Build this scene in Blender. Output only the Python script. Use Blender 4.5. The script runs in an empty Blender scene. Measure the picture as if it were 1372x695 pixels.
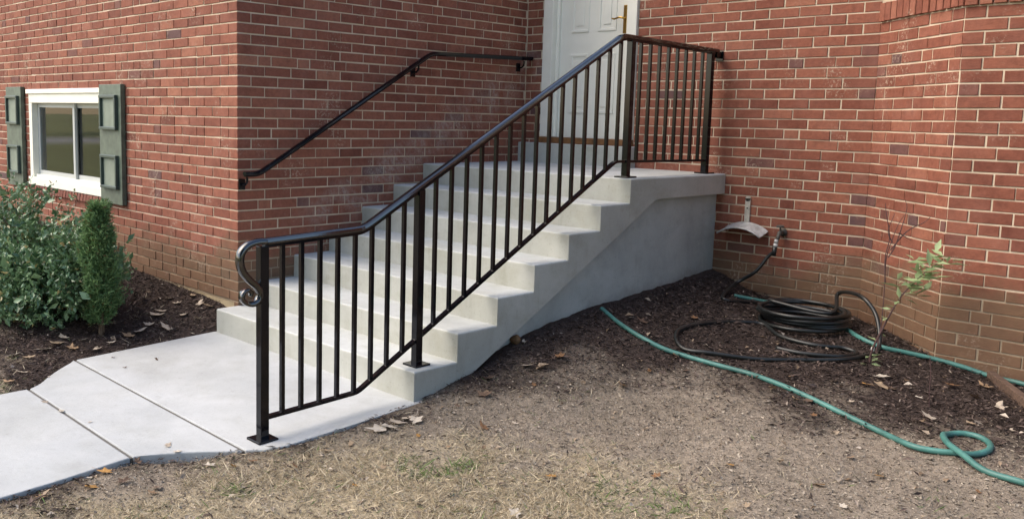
import bpy, bmesh, math, random
import numpy as np
from mathutils import Vector, Matrix
random.seed(7); rng = np.random.default_rng(7)
scn = bpy.context.scene
COL = scn.collection
R = math.radians

# ------------------------------------------------------------------ camera
PXW, PXH = 1372.0, 695.0
CAM = np.array([5.1990, -6.0774, 1.4364])
YAW, PITCH, ROLL = 0.8094, -0.1187, 0.0215
FPX, PPX, PPY = 1210.5, 574.95, 302.14
_fw = np.array([-math.sin(YAW)*math.cos(PITCH), math.cos(YAW)*math.cos(PITCH), math.sin(PITCH)])
_r = np.array([math.cos(YAW), math.sin(YAW), 0.0]); _u = np.cross(_r, _fw)
_r2 = _r*math.cos(ROLL)+_u*math.sin(ROLL); _u2 = -_r*math.sin(ROLL)+_u*math.cos(ROLL)
cd = bpy.data.cameras.new('camera'); cam = bpy.data.objects.new('camera', cd); COL.objects.link(cam)
cd.sensor_fit = 'HORIZONTAL'; cd.sensor_width = 36.0; cd.lens = FPX/PXW*36.0
cd.shift_x = (PXW/2-PPX)/PXW; cd.shift_y = (PPY-PXH/2)/PXW
cd.clip_start = 0.05; cd.clip_end = 1000
M = Matrix(((_r2[0], _u2[0], -_fw[0], CAM[0]), (_r2[1], _u2[1], -_fw[1], CAM[1]), (_r2[2], _u2[2], -_fw[2], CAM[2]), (0, 0, 0, 1)))
cam.matrix_world = M
scn.camera = cam
def pix(P):
    d = np.asarray(P, float)-CAM; z = d@_fw
    return PPX+FPX*(d@_r2)/z, PPY-FPX*(d@_u2)/z, z
def ray(x, y): return _fw+_r2*(x-PPX)/FPX+_u2*(PPY-y)/FPX

# ------------------------------------------------------------------ light
SUN_EL, SUN_AZ = 48.0, (-0.72, -0.69)      # direction towards the sun in plan
w = bpy.data.worlds.new('World'); scn.world = w; w.use_nodes = True
nt = w.node_tree; nt.nodes.clear()
sky = nt.nodes.new('ShaderNodeTexSky'); sky.sky_type = 'NISHITA'; sky.sun_disc = False
sky.sun_elevation = R(SUN_EL); sky.sun_rotation = math.atan2(SUN_AZ[0], SUN_AZ[1])
sky.air_density = 1.0; sky.dust_density = 2.6; sky.ozone_density = 0.8
bg = nt.nodes.new('ShaderNodeBackground'); bg.inputs['Strength'].default_value = 0.15
wo = nt.nodes.new('ShaderNodeOutputWorld'); nt.links.new(sky.outputs[0], bg.inputs[0]); nt.links.new(bg.outputs[0], wo.inputs[0])
sd = bpy.data.lights.new('sun', 'SUN'); sd.energy = 1.1; sd.angle = R(60); sd.color = (1.0, 0.83, 0.60)
sun = bpy.data.objects.new('sun', sd); COL.objects.link(sun)
_sv = Vector((SUN_AZ[0]*math.cos(R(SUN_EL)), SUN_AZ[1]*math.cos(R(SUN_EL)), math.sin(R(SUN_EL))))
sun.rotation_euler = _sv.to_track_quat('Z', 'Y').to_euler()
scn.view_settings.view_transform = 'Standard'; scn.view_settings.look = 'None'
scn.view_settings.exposure = 1.36; scn.view_settings.gamma = 1.0
scn.render.engine = 'CYCLES'; scn.cycles.max_bounces = 6

# ------------------------------------------------------------------ helpers
class MB:
    """collects geometry for one mesh"""
    def __init__(s): s.v = []; s.f = []; s.c = []
    def add(s, verts, faces, col=None):
        o = len(s.v); s.v.extend([tuple(map(float, p)) for p in verts]); s.f.extend([tuple(i+o for i in f) for f in faces])
        if col is not None: s.c.extend([col]*len(verts))
        return s
    def box(s, x0, x1, y0, y1, z0, z1, col=None):
        v = [(x, y, z) for z in (z0, z1) for y in (y0, y1) for x in (x0, x1)]
        return s.add(v, [(0, 2, 3, 1), (4, 5, 7, 6), (0, 1, 5, 4), (2, 6, 7, 3), (0, 4, 6, 2), (1, 3, 7, 5)], col)
    def tube(s, pts, rad, n=10, cap=True, col=None):
        P = [Vector(p) for p in pts]; m = len(P); rad = rad if hasattr(rad, '__len__') else [rad]*m
        T = [(P[min(i+1, m-1)]-P[max(i-1, 0)]).normalized() for i in range(m)]
        a = Vector((0, 0, 1)) if abs(T[0].z) < .9 else Vector((1, 0, 0))
        N = (a-T[0]*a.dot(T[0])).normalized(); V = []
        for i in range(m):
            N = (N-T[i]*N.dot(T[i])).normalized(); B = T[i].cross(N)
            for k in range(n):
                t = 2*math.pi*k/n; V.append(P[i]+(N*math.cos(t)+B*math.sin(t))*rad[i])
        F = [(i*n+k, i*n+(k+1) % n, (i+1)*n+(k+1) % n, (i+1)*n+k) for i in range(m-1) for k in range(n)]
        if cap: F += [tuple(range(n))[::-1], tuple((m-1)*n+k for k in range(n))]
        return s.add(V, F, col)
    def sweep_yz(s, path, prof, x0):
        """sweep a profile (across x, along the path's normal) along a path in the plane x = x0"""
        P = [Vector((0, y, z)) for y, z in path]; m = len(P); n = len(prof); V = []
        for i in range(m):
            d0 = (P[i]-P[max(i-1, 0)]); d1 = (P[min(i+1, m-1)]-P[i])
            if d0.length < 1e-9: d0 = d1
            if d1.length < 1e-9: d1 = d0
            t = (d0.normalized()+d1.normalized()).normalized(); nn = Vector((0, -t.z, t.y))
            k = 1/max(.5, nn.dot(Vector((0, -d1.normalized().z, d1.normalized().y))))
            for a, b in prof: V.append((x0+a, P[i].y+nn.y*b*k, P[i].z+nn.z*b*k))
        F = [(i*n+k, i*n+(k+1) % n, (i+1)*n+(k+1) % n, (i+1)*n+k) for i in range(m-1) for k in range(n)]
        F += [tuple(range(n))[::-1], tuple((m-1)*n+k for k in range(n))]
        return s.add(V, F)
    def build(s, name, mat, parent=None, smooth=False, bevel=0, kind=None):
        me = bpy.data.meshes.new(name); me.from_pydata(s.v, [], s.f)
        if s.c and len(s.c) == len(s.v):
            at = me.color_attributes.new('bc', 'FLOAT_COLOR', 'POINT')
            at.data.foreach_set('color', np.asarray([(*c, 1) for c in s.c], np.float32).ravel())
        me.materials.append(mat)
        bm = bmesh.new(); bm.from_mesh(me); bmesh.ops.recalc_face_normals(bm, faces=bm.faces) if not s.c else None; bm.to_mesh(me); bm.free()
        if smooth: me.polygons.foreach_set('use_smooth', [True]*len(me.polygons))
        o = bpy.data.objects.new(name, me); COL.objects.link(o); o.parent = parent
        if bevel:
            b = o.modifiers.new('bevel', 'BEVEL'); b.width = bevel; b.segments = 2; b.limit_method = 'ANGLE'; b.angle_limit = R(50)
        if kind: o['kind'] = kind
        return o
def empty(name, loc=(0, 0, 0)):
    o = bpy.data.objects.new(name, None); COL.objects.link(o); o.empty_display_size = .1
    return o
def tag(o, label=None, cat=None, group=None, kind=None):
    for k, v in (('label', label), ('category', cat), ('group', group), ('kind', kind)):
        if v: o[k] = v
    return o
def fast_mesh(name, V, F, mat, parent=None, cols=None, kind=None, smooth=False):
    """V (n,3), F (m,k) numpy arrays"""
    me = bpy.data.meshes.new(name); V = np.asarray(V, np.float32); F = np.asarray(F, np.int32); m, k = F.shape
    me.vertices.add(len(V)); me.vertices.foreach_set('co', V.ravel())
    me.loops.add(m*k); me.loops.foreach_set('vertex_index', F.ravel())
    me.polygons.add(m); me.polygons.foreach_set('loop_start', np.arange(0, m*k, k, dtype=np.int32)); me.polygons.foreach_set('loop_total', np.full(m, k, np.int32))
    if smooth: me.polygons.foreach_set('use_smooth', np.ones(m, bool))
    me.update(calc_edges=True)
    if cols is not None:
        at = me.color_attributes.new('bc', 'FLOAT_COLOR', 'POINT')
        c4 = np.ones((len(V), 4), np.float32); c4[:, :3] = cols; at.data.foreach_set('color', c4.ravel())
    me.materials.append(mat)
    o = bpy.data.objects.new(name, me); COL.objects.link(o); o.parent = parent
    if kind: o['kind'] = kind
    return o
def catmull(pts, n=8, closed=False):
    P = [Vector(p) for p in pts]; out = []
    m = len(P)
    for i in range(m-1):
        a, b, c, d = P[max(i-1, 0)], P[i], P[i+1], P[min(i+2, m-1)]
        for k in range(n):
            t = k/n; out.append(.5*((2*b)+(c-a)*t+(2*a-5*b+4*c-d)*t*t+(3*b-a-3*c+d)*t**3))
    out.append(P[-1]); return out

# ------------------------------------------------------------------ materials
class NT:
    def __init__(s, name):
        s.m = bpy.data.materials.new(name); s.m.use_nodes = True; s.t = s.m.node_tree
        s.p = s.t.nodes['Principled BSDF']; s.out = s.t.nodes['Material Output']
        s.pos = s.t.nodes.new('ShaderNodeNewGeometry').outputs['Position']
    def n(s, typ, **kw):
        x = s.t.nodes.new(typ)
        for k, v in kw.items(): setattr(x, k, v)
        return x
    def l(s, a, b): s.t.links.new(a, b)
    def noise(s, scale, detail=4, rough=.55, vec=None, dist=0):
        x = s.n('ShaderNodeTexNoise'); x.inputs['Scale'].default_value = scale; x.inputs['Detail'].default_value = detail
        x.inputs['Roughness'].default_value = rough; x.inputs['Distortion'].default_value = dist
        s.l(vec or s.pos, x.inputs['Vector']); return x.outputs['Fac']
    def scaled(s, v):
        x = s.n('ShaderNodeMapping'); x.inputs['Scale'].default_value = v; s.l(s.pos, x.inputs['Vector']); return x.outputs[0]
    def ramp(s, fac, stops):
        x = s.n('ShaderNodeValToRGB'); e = x.color_ramp.elements
        while len(e) < len(stops): e.new(.5)
        for a, (p, c) in zip(e, stops): a.position = p; a.color = (*c, 1) if hasattr(c, '__len__') else (c, c, c, 1)
        s.l(fac, x.inputs[0]); return x.outputs[0]
    def mix(s, fac, a, b, mode='MIX'):
        x = s.n('ShaderNodeMix', data_type='RGBA', blend_type=mode)
        for i, v in ((0, fac), (6, a), (7, b)):
            if isinstance(v, (int, float)): x.inputs[i].default_value = v
            elif isinstance(v, tuple): x.inputs[i].default_value = (*v, 1)
            else: s.l(v, x.inputs[i])
        return x.outputs[2]
    def math(s, op, a, b=None, clamp=False):
        x = s.n('ShaderNodeMath', operation=op, use_clamp=clamp)
        for i, v in ((0, a), (1, b)):
            if v is None: continue
            if isinstance(v, (int, float)): x.inputs[i].default_value = v
            else: s.l(v, x.inputs[i])
        return x.outputs[0]
    def step(s, v, lo, hi):
        x = s.n('ShaderNodeMapRange', interpolation_type='SMOOTHSTEP'); s.l(v, x.inputs[0]); x.inputs[1].default_value = lo; x.inputs[2].default_value = hi; return x.outputs[0]
    def xyz(s):
        x = s.n('ShaderNodeSeparateXYZ'); s.l(s.pos, x.inputs[0]); return x.outputs
    def attr(s):
        x = s.n('ShaderNodeAttribute', attribute_name='bc'); return x.outputs['Color']
    def sep(s, c):
        x = s.n('ShaderNodeSeparateColor'); s.l(c, x.inputs[0]); return x.outputs
    def base(s, c):
        if isinstance(c, tuple): s.p.inputs['Base Color'].default_value = (*c, 1)
        else: s.l(c, s.p.inputs['Base Color'])
        return s
    def rough(s, r, spec=.5):
        if isinstance(r, (int, float)): s.p.inputs['Roughness'].default_value = r
        else: s.l(r, s.p.inputs['Roughness'])
        s.p.inputs['Specular IOR Level'].default_value = spec; return s
    def bump(s, h, st=.3, dist=.01):
        x = s.n('ShaderNodeBump'); x.inputs['Strength'].default_value = st; x.inputs['Distance'].default_value = dist
        s.l(h, x.inputs['Height']); s.l(x.outputs[0], s.p.inputs['Normal']); return s
MAT = {}
def plain(name, col, rough=.5, spec=.5, metal=0, bump=None, var=0.0, vscale=6):
    t = NT(name)
    if var:
        f = t.noise(vscale, 5); t.base(t.mix(t.ramp(f, [(.3, 0.0), (.7, 1.0)]), tuple(c*(1-var) for c in col), tuple(min(1, c*(1+var)) for c in col)))
    else: t.base(col)
    t.rough(rough, spec); t.p.inputs['Metallic'].default_value = metal
    if bump: t.bump(t.noise(bump[0], 4), bump[1], bump[2])
    if name == 'rail_enamel': t.p.inputs['IOR'].default_value = 1.8
    MAT[name] = t.m; return t.m

# brick
t = NT('brick')
a = t.sep(t.attr()); X, Y, Z = t.xyz()
c = t.ramp(a[0], [(0.0, (.158, .053, .035)), (.35, (.222, .078, .050)), (.7, (.272, .101, .064)), (1.0, (.326, .138, .087))])
c = t.mix(a[1], c, (.085, .060, .066))
f = t.noise(38, 6, .65); c = t.mix(t.ramp(f, [(.38, 0.0), (.72, .55)]), c, t.mix(1.0, c, (.55, .5, .5), 'MULTIPLY'))
c = t.mix(t.ramp(t.noise(13, 5, .7), [(.36, .5), (.52, 0.0)]), c, t.mix(1.0, c, (.62, .60, .62), 'MULTIPLY'))
f2 = t.noise(5, 4, .6); c = t.mix(t.ramp(f2, [(.45, 0.0), (.75, .35)]), c, (.30, .135, .10))
# soil splash and algae on the lowest courses, cement haze beside the new steps, chalky smears
n1 = t.noise(2.3, 5, .6)
low = t.math('SUBTRACT', t.math('ADD', t.math('MULTIPLY', n1, .60), t.math('ADD', t.math('MULTIPLY', t.step(X, 2.6, 3.3), .10), .20)), Z)
low = t.step(low, -.10, .12)
c = t.mix(t.math('MULTIPLY', low, .74), c, t.mix(t.noise(14, 4), (.095, .062, .040), (.19, .135, .078)))
hy = t.math('ADD', t.math('MULTIPLY', Y, .5016), 1.83)           # line a little above the stair nosings
hz = t.math('ABSOLUTE', t.math('SUBTRACT', Z, hy))
haze_m = t.math('MULTIPLY', t.step(hz, .27, .03), t.math('MULTIPLY', t.step(X, .35, .02), t.math('MULTIPLY', t.step(X, -.3, -.02), t.step(Y, -2.6, -2.0))))
haze_m = t.math('MULTIPLY', haze_m, t.ramp(t.noise(4.2, 6, .65), [(.42, 0.0), (.58, .62)]))
haze_m = t.math('MULTIPLY', haze_m, t.ramp(t.noise(34, 6, .75), [(.40, .12), (.60, 1.0)]))
c = t.mix(haze_m, c, (.40, .34, .30))
c = t.mix(t.ramp(t.noise(1.4, 6, .7), [(.60, 0.0), (.78, .20)]), c, (.40, .32, .28))
sm = t.math('MULTIPLY', t.ramp(t.noise(55, 5, .7), [(.52, 0.0), (.62, 1.0)]), t.ramp(t.noise(3.1, 4, .6), [(.55, 0.0), (.68, .7)]))
c = t.mix(sm, c, (.48, .39, .30))
t.base(c).rough(.86, .25)
g1 = t.noise(1, 5, .7, t.scaled((70, 70, 160)))
t.bump(t.math('ADD', g1, t.math('MULTIPLY', t.noise(240, 3), .4)), .55, .0045); MAT['brick'] = t.m
# mortar
t = NT('mortar')
c = t.ramp(t.noise(7, 6, .6), [(.3, (.50, .41, .30)), (.7, (.64, .535, .41))])
X, Y, Z = t.xyz()
low = t.step(t.math('SUBTRACT', t.math('ADD', t.math('MULTIPLY', t.noise(2.3, 5, .6), .55), .28), Z), -.10, .12)
c = t.mix(t.math('MULTIPLY', low, .7), c, (.20, .15, .10))
t.base(c).rough(.95, .1).bump(t.noise(160, 4), .5, .004); MAT['mortar'] = t.m
# concrete
def concrete(name, lo, hi, stain):
    t = NT(name); f = t.noise(2.2, 7, .6, None, .4)
    c = t.ramp(f, [(.3, lo), (.68, hi)])
    st = t.ramp(t.noise(1, 6, .65, t.scaled((3.2, 3.2, 5.5))), [(.50, 0.0), (.74, .55)])
    c = t.mix(st, c, stain)
    c = t.mix(t.ramp(t.noise(90, 3), [(.30, .45), (.40, 0.0)]), c, t.mix(1.0, c, (.72, .72, .70), 'MULTIPLY'))
    c = t.mix(t.ramp(t.noise(22, 5, .7), [(.60, 0.0), (.72, .5)]), c, t.mix(1.0, c, (.74, .73, .70), 'MULTIPLY'))
    X, Y, Z = t.xyz()
    if 'walk' not in name:
        sl = t.math('SUBTRACT', Z, t.math('ADD', t.math('MULTIPLY', Y, .10), .36)); sl = t.math('SUBTRACT', t.math('MULTIPLY', t.noise(6, 6, .7), .24), sl)
        c = t.mix(t.math('MULTIPLY', t.math('MULTIPLY', t.step(sl, 0.0, .14), t.step(X, 1.80, 1.86)), .45 if name == 'parging' else .0), c, (.15, .135, .10))
        c = t.mix(t.ramp(t.noise(1, 7, .7, t.scaled((9, 9, 1.6))), [(.52, 0.0), (.78, .45)]), c, t.mix(1.0, c, (.70, .70, .64), 'MULTIPLY'))
    c = t.mix(t.ramp(t.noise(.9, 5, .6, None, .8), [(.42, 0.0), (.66, .5)]), c, t.mix(1.0, c, (.82, .81, .77), 'MULTIPLY'))
    c = t.mix(t.ramp(t.noise(7, 7, .75), [(.50, 0.0), (.72, .5)]), c, t.mix(1.0, c, (.85, .845, .82), 'MULTIPLY'))
    t.base(c).rough(.88, .25); t.bump(t.math('ADD', t.noise(30, 6, .7), t.math('MULTIPLY', t.noise(300, 2), .35)), .28, .006)
    MAT[name] = t.m
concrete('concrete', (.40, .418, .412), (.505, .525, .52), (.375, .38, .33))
concrete('concrete_formed_shaded', (.335, .343, .312), (.452, .458, .422), (.29, .29, .22))  # darker, greener copy for upright faces: shade put into the colour, with form stains
concrete('parging', (.315, .35, .348), (.445, .485, .48), (.255, .285, .275))
concrete('walk_concrete', (.355, .373, .382), (.45, .468, .476), (.315, .322, .31))
plain('joint', (.13, .125, .115), .95, .1)
plain('foundation', (.42, .34, .22), .95, .1, bump=(60, .5, .008), var=.2)
plain('black_paint', (.0035, .0037, .0060), .08, .30, bump=(120, .035, .002))
plain('rail_enamel', (.0035, .0037, .0055), .07, .5, bump=(120, .03, .002))
plain('white_paint', (.76, .75, .67), .45, .4, var=.04, vscale=9)
plain('door_paint', (.72, .72, .65), .38, .45, var=.03)
plain('vinyl', (.76, .75, .66), .4, .4, var=.05)
plain('sash', (.42, .44, .43), .4, .4)
plain('shutter_green', (.095, .120, .090), .5, .4, var=.28, vscale=14, bump=(90, .2, .002))
plain('shutter_trim', (.042, .066, .058), .35, .5, var=.15)
plain('shutter_field', (.20, .235, .19), .5, .3, var=.15, vscale=10)
plain('oak_sill', (.16, .075, .028), .5, .4, var=.35, vscale=25)
plain('brass', (.52, .34, .10), .3, .5, metal=1.0)
plain('steel', (.46, .46, .45), .42, .5, metal=.25, var=.25, vscale=30)
plain('old_iron', (.10, .095, .085), .6, .4, metal=.4, var=.4, vscale=40)
plain('grey_zinc', (.50, .47, .41), .55, .4, metal=.3, var=.25, vscale=30)
plain('black_rubber', (.013, .015, .015), .36, .5, var=.3, vscale=20)
plain('teal_hose', (.055, .170, .150), .45, .45, var=.30, vscale=9)
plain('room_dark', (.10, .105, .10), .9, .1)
plain('blind', (.80, .82, .80), .7, .2)
plain('roof_shingle', (.06, .058, .055), .9, .1, var=.3)
plain('rock_brown', (.16, .095, .05), .9, .2, bump=(30, .6, .01), var=.4, vscale=20)
plain('cable_tie', (.8, .8, .78), .5, .4)
plain('bark', (.10, .072, .05), .9, .1, bump=(60, .6, .006), var=.3, vscale=30)
plain('twig', (.085, .050, .048), .8, .2, var=.3, vscale=30)
t = NT('old_wood'); c = t.ramp(t.noise(1, 6, .6, t.scaled((14, 90, 60))), [(.3, (.055, .036, .028)), (.7, (.16, .105, .078))]); t.base(c).rough(.85, .2).bump(t.noise(1, 6, .6, t.scaled((14, 90, 60))), .6, .004); MAT['old_wood'] = t.m
t = NT('glass'); t.t.nodes.remove(t.p)
fr = t.n('ShaderNodeFresnel'); fr.inputs[0].default_value = 1.95
tr = t.n('ShaderNodeBsdfTransparent'); tr.inputs[0].default_value = (.90, .92, .91, 1)
gl = t.n('ShaderNodeBsdfGlossy'); gl.inputs['Roughness'].default_value = .015
ms = t.n('ShaderNodeMixShader'); t.l(fr.outputs[0], ms.inputs[0]); t.l(tr.outputs[0], ms.inputs[1]); t.l(gl.outputs[0], ms.inputs[2]); t.l(ms.outputs[0], t.out.inputs[0]); MAT['glass'] = t.m
def leafmat(name, rough=.5, trans=.15, spec=.4):
    t = NT(name); c = t.attr(); t.base(c).rough(rough, spec)
    if trans:
        tl = t.n('ShaderNodeBsdfTranslucent'); t.l(c, tl.inputs[0]); mx = t.n('ShaderNodeMixShader'); mx.inputs[0].default_value = trans
        t.l(t.p.outputs[0], mx.inputs[1]); t.l(tl.outputs[0], mx.inputs[2]); t.l(mx.outputs[0], t.out.inputs[0])
    MAT[name] = t.m
leafmat('foliage_glossy', .28, .15, .6); leafmat('foliage', .6, .2, .3); leafmat('litter', .85, 0, .15); leafmat('dry_leaf', .7, .15, .25)
t = NT('soil'); c = t.attr(); c = t.mix(t.ramp(t.noise(26, 8, .75), [(.35, 0.0), (.7, 1.0)]), t.mix(1.0, c, (.62, .60, .58), 'MULTIPLY'), t.mix(1.0, c, (1.3, 1.28, 1.25), 'MULTIPLY'))
c = t.mix(t.ramp(t.noise(210, 3, .6), [(.62, 0.0), (.70, .5)]), c, (.34, .29, .23))
t.base(c).rough(.95, .1).bump(t.math('ADD', t.noise(45, 8, .75), t.math('MULTIPLY', t.noise(170, 4), .5)), .8, .022); MAT['soil'] = t.m

# ------------------------------------------------------------------ measures of the place (metres)
L = 2.8815; W = 2.9267; DX, DY = 3.5669, -0.5635; BL = 0.2124; H = 0.0684; ZT = 2.025
RISE, TREAD, NST = 0.154, 0.307, 7
SX1 = 1.929; YL = -1.2                        # stair width, y of the landing's front
Z_LAND = RISE*NST
MORT = .0094; WTOP = 3.48
# ground heights
GP = np.array([(1.97, -3.1, -.008), (2.02, -3.5, -.026), (2.08, -4.0, -.045), (1.75, -4.5, -.056), (1.85, -5.2, -.06), (3.2, -3.8, -.03), (4.5, -2.3, .02), (4.5, -1.0, .07),
    (3.57, -.6, .155), (3.95, -.6, .10), (2.93, -.05, .19), (2.14, -.05, .274), (1.9, -.05, .37), (1.9, -1.4, .28), (1.9, -2.16, .19), (1.95, -2.75, .035), (2.5, -1.5, .17),
    (2.5, -2.4, .05), (3.2, -1.5, .10), (5, -6, -.05), (7, -4, 0), (7, -1, .05), (3, -7, -.09), (-.02, -3.1, -.01), (-.2, -2.9, .125), (-1.8, -2.9, .205), (-3.4, -2.9, .365),
    (-5.5, -2.9, .45), (-.06, -4.0, -.028), (.25, -4.5, -.05), (.3, -5.5, -.055), (-1.5, -4.5, .05), (-3, -5.2, .15), (-6, -6, .25), (-.6, -3.6, .055), (0, -7.5, -.05), (-1, -2.0, .2), (1, -1, .3), (-5, -1, .4)])
def _tps(r2): return np.where(r2 > 1e-12, r2*np.log(np.maximum(r2, 1e-12)), 0)
_n = len(GP); _K = _tps(((GP[:, None, :2]-GP[None, :, :2])**2).sum(-1))+np.eye(_n)*.05
_P = np.c_[np.ones(_n), GP[:, :2]]; _A = np.block([[_K, _P], [_P.T, np.zeros((3, 3))]])
_W = np.linalg.solve(_A, np.r_[GP[:, 2], np.zeros(3)])
def vnoise(x, y, s, seed=0):
    """cheap smooth value noise"""
    x = np.asarray(x)*s+seed*17.3; y = np.asarray(y)*s+seed*9.1; xi = np.floor(x); yi = np.floor(y); fx = x-xi; fy = y-yi
    fx = fx*fx*(3-2*fx); fy = fy*fy*(3-2*fy)
    hsh = lambda a, b: np.modf(np.abs(np.sin(a*127.1+b*311.7+seed)*43758.5453))[0]
    return (hsh(xi, yi)*(1-fx)+hsh(xi+1, yi)*fx)*(1-fy)+(hsh(xi, yi+1)*(1-fx)+hsh(xi+1, yi+1)*fx)*fy
WALK = [(-.03, -3.00), (1.955, -3.00), (1.965, -3.86), (1.875, -4.02), (1.615, -4.41), (1.72, -9.0), (.35, -9.0), (.355, -4.39), (-.02, -3.99)]
def inside(poly, x, y):
    x = np.asarray(x); y = np.asarray(y); c = np.zeros(np.broadcast(x, y).shape, bool); m = len(poly)
    for i in range(m):
        (x0, y0), (x1, y1) = poly[i], poly[i-1]
        k = ((y0 > y) != (y1 > y)) & (x < (x1-x0)*(y-y0)/((y1-y0) or 1e-9)+x0); c ^= k
    return c
def walk_z(y): return np.interp(-np.asarray(y, float), [3.04, 3.9, 4.4, 9], [0, -.028, -.042, -.075])
def gz(x, y, fine=True):
    x = np.asarray(x, float); y = np.asarray(y, float)
    xc = np.clip(x, -7, 8); yc = np.clip(y, -8.5, 1)
    d2 = (xc[..., None]-GP[:, 0])**2+(yc[..., None]-GP[:, 1])**2
    z = (_tps(d2)*_W[:_n]).sum(-1)+_W[_n]+_W[_n+1]*xc+_W[_n+2]*yc
    z = z+(vnoise(x, y, 2.1, 1)-.5)*.03+(vnoise(x, y, 6, 2)-.5)*.018
    if fine: z = z+(vnoise(x, y, 17, 3)-.5)*.012+(vnoise(x, y, 37, 4)-.5)*.008
    # earth lies just under the slab's rim beside the walk
    return np.where(inside(WALK, x, y), np.minimum(z, walk_z(y)-.045), z)
def hit(px, py, lift=0.0):
    """where the line of sight through a photo pixel meets the ground"""
    d = ray(px, py); lo, hi = .5, 40.0
    for t_ in np.arange(1.0, 40, .05):
        P = CAM+d*t_
        if P[2] < float(gz(P[0], P[1], False))+lift: hi = t_; lo = t_-.05; break
    for _ in range(25):
        m = (lo+hi)/2; P = CAM+d*m
        if P[2] < float(gz(P[0], P[1], False))+lift: hi = m
        else: lo = m
    P = CAM+d*hi; return np.array([P[0], P[1], float(gz(P[0], P[1]))])
def on_plane(px, py, axis, val):
    d = ray(px, py); return CAM+d*((val-CAM[axis])/d[axis])

# zones of the ground: dark mulch, bare earth, dry grass
_mb = np.array([hit(*q)[:2] for q in [(560, 548), (620, 528), (700, 507), (780, 503), (880, 508), (980, 528), (1100, 552), (1230, 580), (1360, 600)]])
_gb = np.array([hit(*q)[:2] for q in [(330, 612), (420, 596), (520, 590), (640, 600), (760, 622), (900, 655), (1010, 694)]])
def sdist(poly, x, y):
    """signed distance to a polyline running left to right: positive on the house's side"""
    x = np.asarray(x, float); y = np.asarray(y, float); best = np.full(x.shape, 1e9); sg = np.zeros(x.shape)
    for i in range(len(poly)-1):
        a, b = poly[i], poly[i+1]; d = b-a; l2 = d@d
        t_ = ((x-a[0])*d[0]+(y-a[1])*d[1])/l2
        tc = np.clip(t_, 0 if i else -50, 1 if i < len(poly)-2 else 50)
        dx = x-a[0]-tc*d[0]; dy = y-a[1]-tc*d[1]; dd = np.hypot(dx, dy); s = np.sign(d[0]*(y-a[1])-d[1]*(x-a[0]))
        k = dd < best; best = np.where(k, dd, best); sg = np.where(k, s, sg)
    return best*sg
def zones(x, y):
    """(mulch, grass) weights 0..1"""
    x = np.asarray(x, float); y = np.asarray(y, float)
    n = (vnoise(x, y, 3.1, 11)-.5)*.5+(vnoise(x, y, 9, 12)-.5)*.25
    left = x < np.where(y > -4.0, 0.0, .36)
    m = np.clip((sdist(_mb, x, y)+n)/.45+.45, 0, 1)
    g = np.clip((-sdist(_gb, x, y)+n*1.3)/.55+.45, 0, 1)
    ml = np.clip((y+4.55+.25*x+n*1.2)/.4+.5, 0, 1)
    ml = np.where(x < -5, np.clip((y+3.9+n)/.4, 0, 1), ml)
    m = np.where(left, ml, m); g = np.where(left, np.clip(1-ml*1.3, 0, 1), g)
    return m, g*(1-m)

# ------------------------------------------------------------------ ground
def axis_pts(lo, hi, st, far):
    core = np.arange(lo, hi+1e-6, st); k = st*1.5; a = []; p = hi
    while p < far: p += k; k *= 1.25; a.append(p)
    b = []; k = st*1.5; p = lo
    while p > -far: p -= k; k *= 1.25; b.append(p)
    return np.r_[b[::-1], core, a]
gx = axis_pts(-5, 5.6, .035, 260); gy = axis_pts(-6.4, .3, .035, 260)
GX, GY = np.meshgrid(gx, gy); GZ = gz(GX, GY)
m_, g_ = zones(GX, GY)
lawn = np.clip((np.hypot(GX-1.5, GY+2.5)-7)/3, 0, 1)
m_ *= 1-lawn
cm = np.array([.062, .047, .042]); cdirt = np.array([.285, .244, .198]); cg = np.array([.41, .352, .25]); clawn = np.array([.27, .285, .13])
wd = np.clip(1-m_-g_, 0, 1)
gcol = m_[..., None]*cm+wd[..., None]*cdirt+g_[..., None]*cg
gcol = gcol*(1-lawn[..., None])+clawn*lawn[..., None]
road = np.clip(1-np.abs(GX+33)/4, 0, 1)[..., None] > .05; gcol = np.where(road, np.array([.42, .41, .39]), gcol)
tone = .80+.42*(.6*vnoise(GX, GY, 1.7, 51)+.4*vnoise(GX, GY, 5.3, 52)); gcol = gcol*tone[..., None]
ny, nx = GX.shape; idx = np.arange(nx*ny).reshape(ny, nx)
F = np.stack([idx[:-1, :-1], idx[:-1, 1:], idx[1:, 1:], idx[1:, :-1]], -1).reshape(-1, 4)
tag(fast_mesh('ground', np.stack([GX, GY, GZ], -1).reshape(-1, 3), F, MAT['soil'], cols=gcol.reshape(-1, 3), smooth=True), kind='structure')

# ------------------------------------------------------------------ walkway
walk = tag(empty('walkway'), kind='structure')
def slab(poly, thick=.11, gap=0.0):
    bm = bmesh.new(); v = [bm.verts.new((x, y, float(walk_z(y)))) for x, y in poly]
    f = bm.faces.new(v); f.normal_update()
    if f.normal.z < 0: f.normal_flip()
    top = [e for e in f.edges]
    r = bmesh.ops.extrude_face_region(bm, geom=[f]); low = [q for q in r['geom'] if isinstance(q, bmesh.types.BMFace)]
    # the extruded copy becomes the top, the original the underside
    for q in f.verts: q.co.z -= thick
    f.normal_flip()
    es = [e for e in low[0].edges]
    bmesh.ops.bevel(bm, geom=es, offset=.006, segments=2, affect='EDGES', profile=.5)
    bmesh.ops.recalc_face_normals(bm, faces=bm.faces)
    me = bpy.data.meshes.new('slab'); bm.to_mesh(me); bm.free(); me.materials.append(MAT['walk_concrete'])
    o = bpy.data.objects.new('slab', me); COL.objects.link(o); o.parent = walk; return o
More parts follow.
